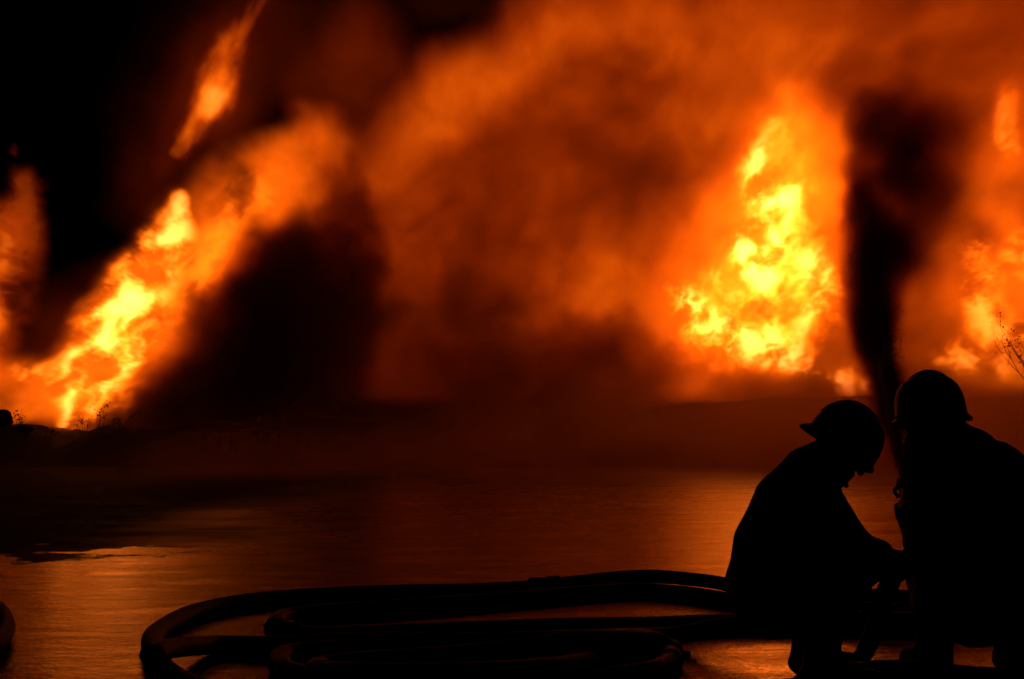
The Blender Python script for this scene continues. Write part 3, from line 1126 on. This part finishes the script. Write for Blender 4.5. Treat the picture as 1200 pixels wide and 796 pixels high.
# ------------------------------------------------------------------ nozzle, its hose and the water jet
NZ = P(1060, 566, 6.05)                     # mouth of the nozzle
JET = [NZ, P(1046, 500, 7.4), P(1038, 450, 9.2), P(1028, 400, 11.5), P(1016, 350, 14.0), P(1010, 295, 17.0), P(1010, 230, 20.5), P(1018, 170, 24.0), P(1028, 120, 27.5)]


def build_nozzle():
    d = (JET[1] - JET[0]).normalized()
    g1, g2 = wl2 + Vector((-.01, .07, .02)), wr2 + Vector((-.09, .05, -.04))
    tail = NZ - d * .50
    root = empty('nozzle', (tail.x, tail.y, 0), 'short metal hose nozzle held by the firefighter with back turned', 'nozzle')
    link('barrel', tube_mesh('barrel', [NZ - d * v for v in (.50, .46, .455, .30, .295, .26, .14, .12, .02, 0)],
                             lambda t: .034 if t < .25 else (.03 if t < .62 else .034 - .006 * t), 16, 1.0), root, M_METAL)
    link('tip', tube_mesh('tip', [NZ - d * .06, NZ - d * .055, NZ - d * .005, NZ], .036, 16, 1.0), root, M_METAL)
    m = NZ - d * .28
    s = d.cross(Vector((0, 0, 1))).normalized()
    up = s.cross(d)
    link('bail_handle', tube_mesh('bail_handle', catmull([m + s * .035, m + s * .05 + up * .03, m + up * .055, m - s * .05 + up * .03, m - s * .035], 6), .008, 8, 1.0), root, M_METAL)
    # attack hose from the nozzle back past the crouching man's hands to the coil
    a = wr1 + Vector((.085, .055, -.035))
    b = wl1 + Vector((.095, -.03, -.045))
    pts = [tail + d * .06, tail - d * .05, P(1068, 655, 5.55), a * .5 + b * .5, P(1040, 690, 5.2), G(1010, 770, .05), G(960, 800, .05), G(830, 818, .05), G(640, 822, .05)]
    path = catmull(pts, 10)
    h = empty('fire_hose', (path[0].x, path[0].y, 0), 'thinner hose rising from the ground through gloved hands to the nozzle', 'hose')
    link('jacket', tube_mesh('jacket', path, .036, 14, 1.0, .02), h, M_HOSE)
    link('coupling', tube_mesh('coupling', [tail - d * .04, tail - d * .035, tail + d * .06, tail + d * .065], .043, 14, 1.0), h, M_METAL)


build_nozzle()


def build_jet():
    root = empty('water_jet', NZ, 'dark column of hose water shooting from the nozzle and spreading against the fire', 'water jet')
    path = catmull(JET, 14)
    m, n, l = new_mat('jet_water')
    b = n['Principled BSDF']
    b.inputs['Base Color'].default_value = (0.02, 0.018, 0.016, 1)  # dark colour carries the backlit look of the water
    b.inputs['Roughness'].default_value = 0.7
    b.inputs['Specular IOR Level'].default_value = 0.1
    core = [p for p in path if p.y < 10.5]
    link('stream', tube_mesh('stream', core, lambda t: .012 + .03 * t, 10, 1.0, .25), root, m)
    # spray: drops torn from the stream, ever more of them along its way
    rng = np.random.default_rng(5)
    tp = np.linspace(0, 1, len(path))
    PX = np.array([tuple(p) for p in path])
    V, F = [], []
    for i in range(24000):
        t = 0.72 * rng.random() ** 0.6
        c = np.array([np.interp(t, tp, PX[:, k]) for k in range(3)])
        spread = 0.02 + 0.30 * t ** 1.7
        off = rng.normal(size=3) * spread * np.array([.48, .9, .55])
        off[0] += abs(rng.normal()) * .35 * t * t
        off[2] -= abs(rng.normal()) * .2 * t * t
        p = c + off
        s = .003 + .008 * t * rng.random()
        k = len(V)
        for e in ((1, 0, -.6), (-.5, .87, -.6), (-.5, -.87, -.6), (0, 0, 1.4)):
            V.append((p[0] + e[0] * s, p[1] + e[1] * s, p[2] + e[2] * s))
        F += [(k, k + 2, k + 1), (k, k + 1, k + 3), (k + 1, k + 2, k + 3), (k + 2, k, k + 3)]
    me = bpy.data.meshes.new('spray_drops')
    me.from_pydata(V, [], F)
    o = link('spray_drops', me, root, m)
    o['kind'] = 'stuff'
    # mist of finer droplets round the drops
    Y0 = 20.0
    lo = (1.2, 6.2, 0.6)
    hi = (10.0, 30.0, 9.0)
    lo, hi, res, X, Y, Z = lattice(lo, hi, (0.09, 0.3, 0.09))
    cx = np.interp(Y, PX[:, 1], PX[:, 0])
    cz = np.interp(Y, PX[:, 1], PX[:, 2])
    t = np.interp(Y, PX[:, 1], tp)
    rad = 0.05 + 0.45 * t ** 1.7
    right = 1.0 + 3.0 * sstep(.4, .8, t)                 # the wind tears the spray off to the right
    wx = (fbm(X * 1.3, Y * .3, Z * .9, 5, .62) - .5) * 1.8 * rad
    wz = (fbm(X * 1.3 + 9, Y * .3, Z * .9, 5, .62) - .5) * 1.8 * rad
    dx = X + wx - cx
    dx = np.where(dx > 0, dx / right, dx)
    d = np.sqrt((dx / rad) ** 2 + (np.where(Z > cz, 1.0, .45) * (Z + wz - cz) / (1.25 * rad)) ** 2)
    n = fbm(X * 1.7, Y * .4, Z * 1.1, 6, .62)
    Fd = sstep(1.2, .45, d) * np.clip(n * 2.8 - .65, 0.02, 2) / (0.08 + 1.2 * rad) * sstep(30, 24, Y) * sstep(6.2, 7.2, Y)
    v = volume_object('mist', lo, hi, res, X, Y, Z, Fd, smoke_volume('water_mist', 0.9, 0.08), root)  # scatter kept dark: the backlit silhouette is put into the mist
    v['kind'] = 'stuff'


build_jet()


# ------------------------------------------------------------------ bush, weeds and charred lumps on the bank
M_BARK = principled('bark', (0.035, 0.028, 0.022), 0.9, bump=0.3, scale=30)
M_LEAF = principled('leaf', (0.04, 0.05, 0.02), 0.8, scale=5)


def bank_z(x, y):
    o = bpy.data.objects['embankment']
    ok, loc, nor, i = o.ray_cast(Vector((x, y, 20)), Vector((0, 0, -1)))
    return loc.z if ok else 0.0


def bush(name, label, cat, px, Y, height, spread, stems, leaves, seed, leaf=.05, group=None):
    rng = random.Random(seed)
    x = P(px, 480, Y).x
    z = bank_z(x, Y) - .03
    root = empty(name, (x, Y, z), label, cat, group)
    bm = bmesh.new()
    lv = bmesh.new()
    tips = []

    def grow(p, d, ln, r, depth):
        pts = [p]
        for k in range(4):
            d = (d + Vector((rng.gauss(0, .16), rng.gauss(0, .16), rng.gauss(.02, .08)))).normalized()
            p = p + d * ln / 4
            pts.append(p)
            if depth < 2 and k > 0 and rng.random() < .8:
                grow(p, (d + Vector((rng.gauss(0, .6), rng.gauss(0, .6), .1))).normalized(), ln * .55, r * .55, depth + 1)
            if depth > 0 or k > 1:
                tips.append((p, d))
        me = tube_mesh('t', pts, lambda t: r * (1 - .75 * t), 5, 1.0)
        bm.from_mesh(me)
        bpy.data.meshes.remove(me)

    for s in range(stems):
        a = 2 * math.pi * s / stems + rng.random()
        grow(Vector((x + .05 * math.cos(a), Y + .05 * math.sin(a), z)), Vector((spread * math.cos(a) * rng.random(), spread * math.sin(a) * rng.random(), 1)).normalized(), height * (.6 + .5 * rng.random()), .006 + .008 * height, 0)
    for k in range(leaves):
        p, d = rng.choice(tips)
        p = p + Vector((rng.gauss(0, .07), rng.gauss(0, .07), rng.gauss(0, .07))) * min(1, height)
        q = Quaternion((rng.gauss(0, 1), rng.gauss(0, 1), rng.gauss(0, 1), rng.gauss(0, 1))).normalized()
        s = leaf * (.6 + .8 * rng.random())
        vs = [lv.verts.new(p + q @ Vector(c)) for c in ((0, 0, 0), (s * .35, s * .5, .1 * s), (0, s * 1.2, 0), (-s * .35, s * .5, .1 * s))]
        lv.faces.new(vs)
    for nm, b, m in (('stems', bm, M_BARK), ('foliage', lv, M_LEAF)):
        if len(b.faces):
            me = bpy.data.meshes.new(nm)
            b.to_mesh(me)
            o = link(nm, me, root, m)
            o['kind'] = 'stuff'
        b.free()


bush('twiggy_bush', 'dark twiggy bush standing before the flames beside the nozzle firefighter', 'bush', 1222, 35.5, 1.6, 1.0, 14, 420, 3, .05)
for i, (px, h, lb) in enumerate(((118, .5, 'tallest weed sprig on the bank by the slanting flame'), (98, .35, 'weed tuft just below the tallest sprig on the charred bank'), (60, .3, 'low weed tuft in the dip of the charred bank crest'), (22, .32, 'weed tuft growing beside the charred lumps on the bank'), (140, .4, 'weed tuft at the edge of the dark smoke on the bank'))):
    bush('weed', lb, 'weed', px, 35.0 - .06 * i, h, .5, 4, 40, 20 + i, .05, 'weeds on the bank')


def lump(px, Y, s, seed, label, group):
    rng = random.Random(seed)
    x = P(px, 480, Y).x
    z = bank_z(x, Y)
    bm = bmesh.new()
    bmesh.ops.create_icosphere(bm, subdivisions=3, radius=1)
    a = Vector((rng.random() * 9, rng.random() * 9, rng.random() * 9))
    sc = Vector((s * rng.uniform(.9, 1.6), s * rng.uniform(.7, 1.1), s * rng.uniform(.45, .8)))
    co = np.array([tuple(v.co) for v in bm.verts])
    n = fbm(co[:, 0] * 1.6 + a.x, co[:, 1] * 1.6 + a.y, co[:, 2] * 1.6 + a.z, 4) - .5
    for v, k in zip(bm.verts, n):
        c = v.co * (1 + 1.1 * k)
        v.co = Vector((c.x * sc.x, c.y * sc.y, c.z * sc.z + sc.z * .35))
    me = bpy.data.meshes.new('charred_lump')
    bm.to_mesh(me); bm.free()
    o = link('charred_lump', me, None, M_CHAR)
    o.location = (x, Y, z)
    tag(o, label, 'debris', group)


M_CHAR = principled('char', (0.011, 0.010, 0.009), 0.95, spec=0.02, bump=0.5, scale=8)
lump(2, 34.9, .26, 50, 'larger charred lump of debris on the crest of the dark bank', None)
lump(27, 34.8, .17, 51, 'smaller charred lump of debris beside the weeds on the bank', None)
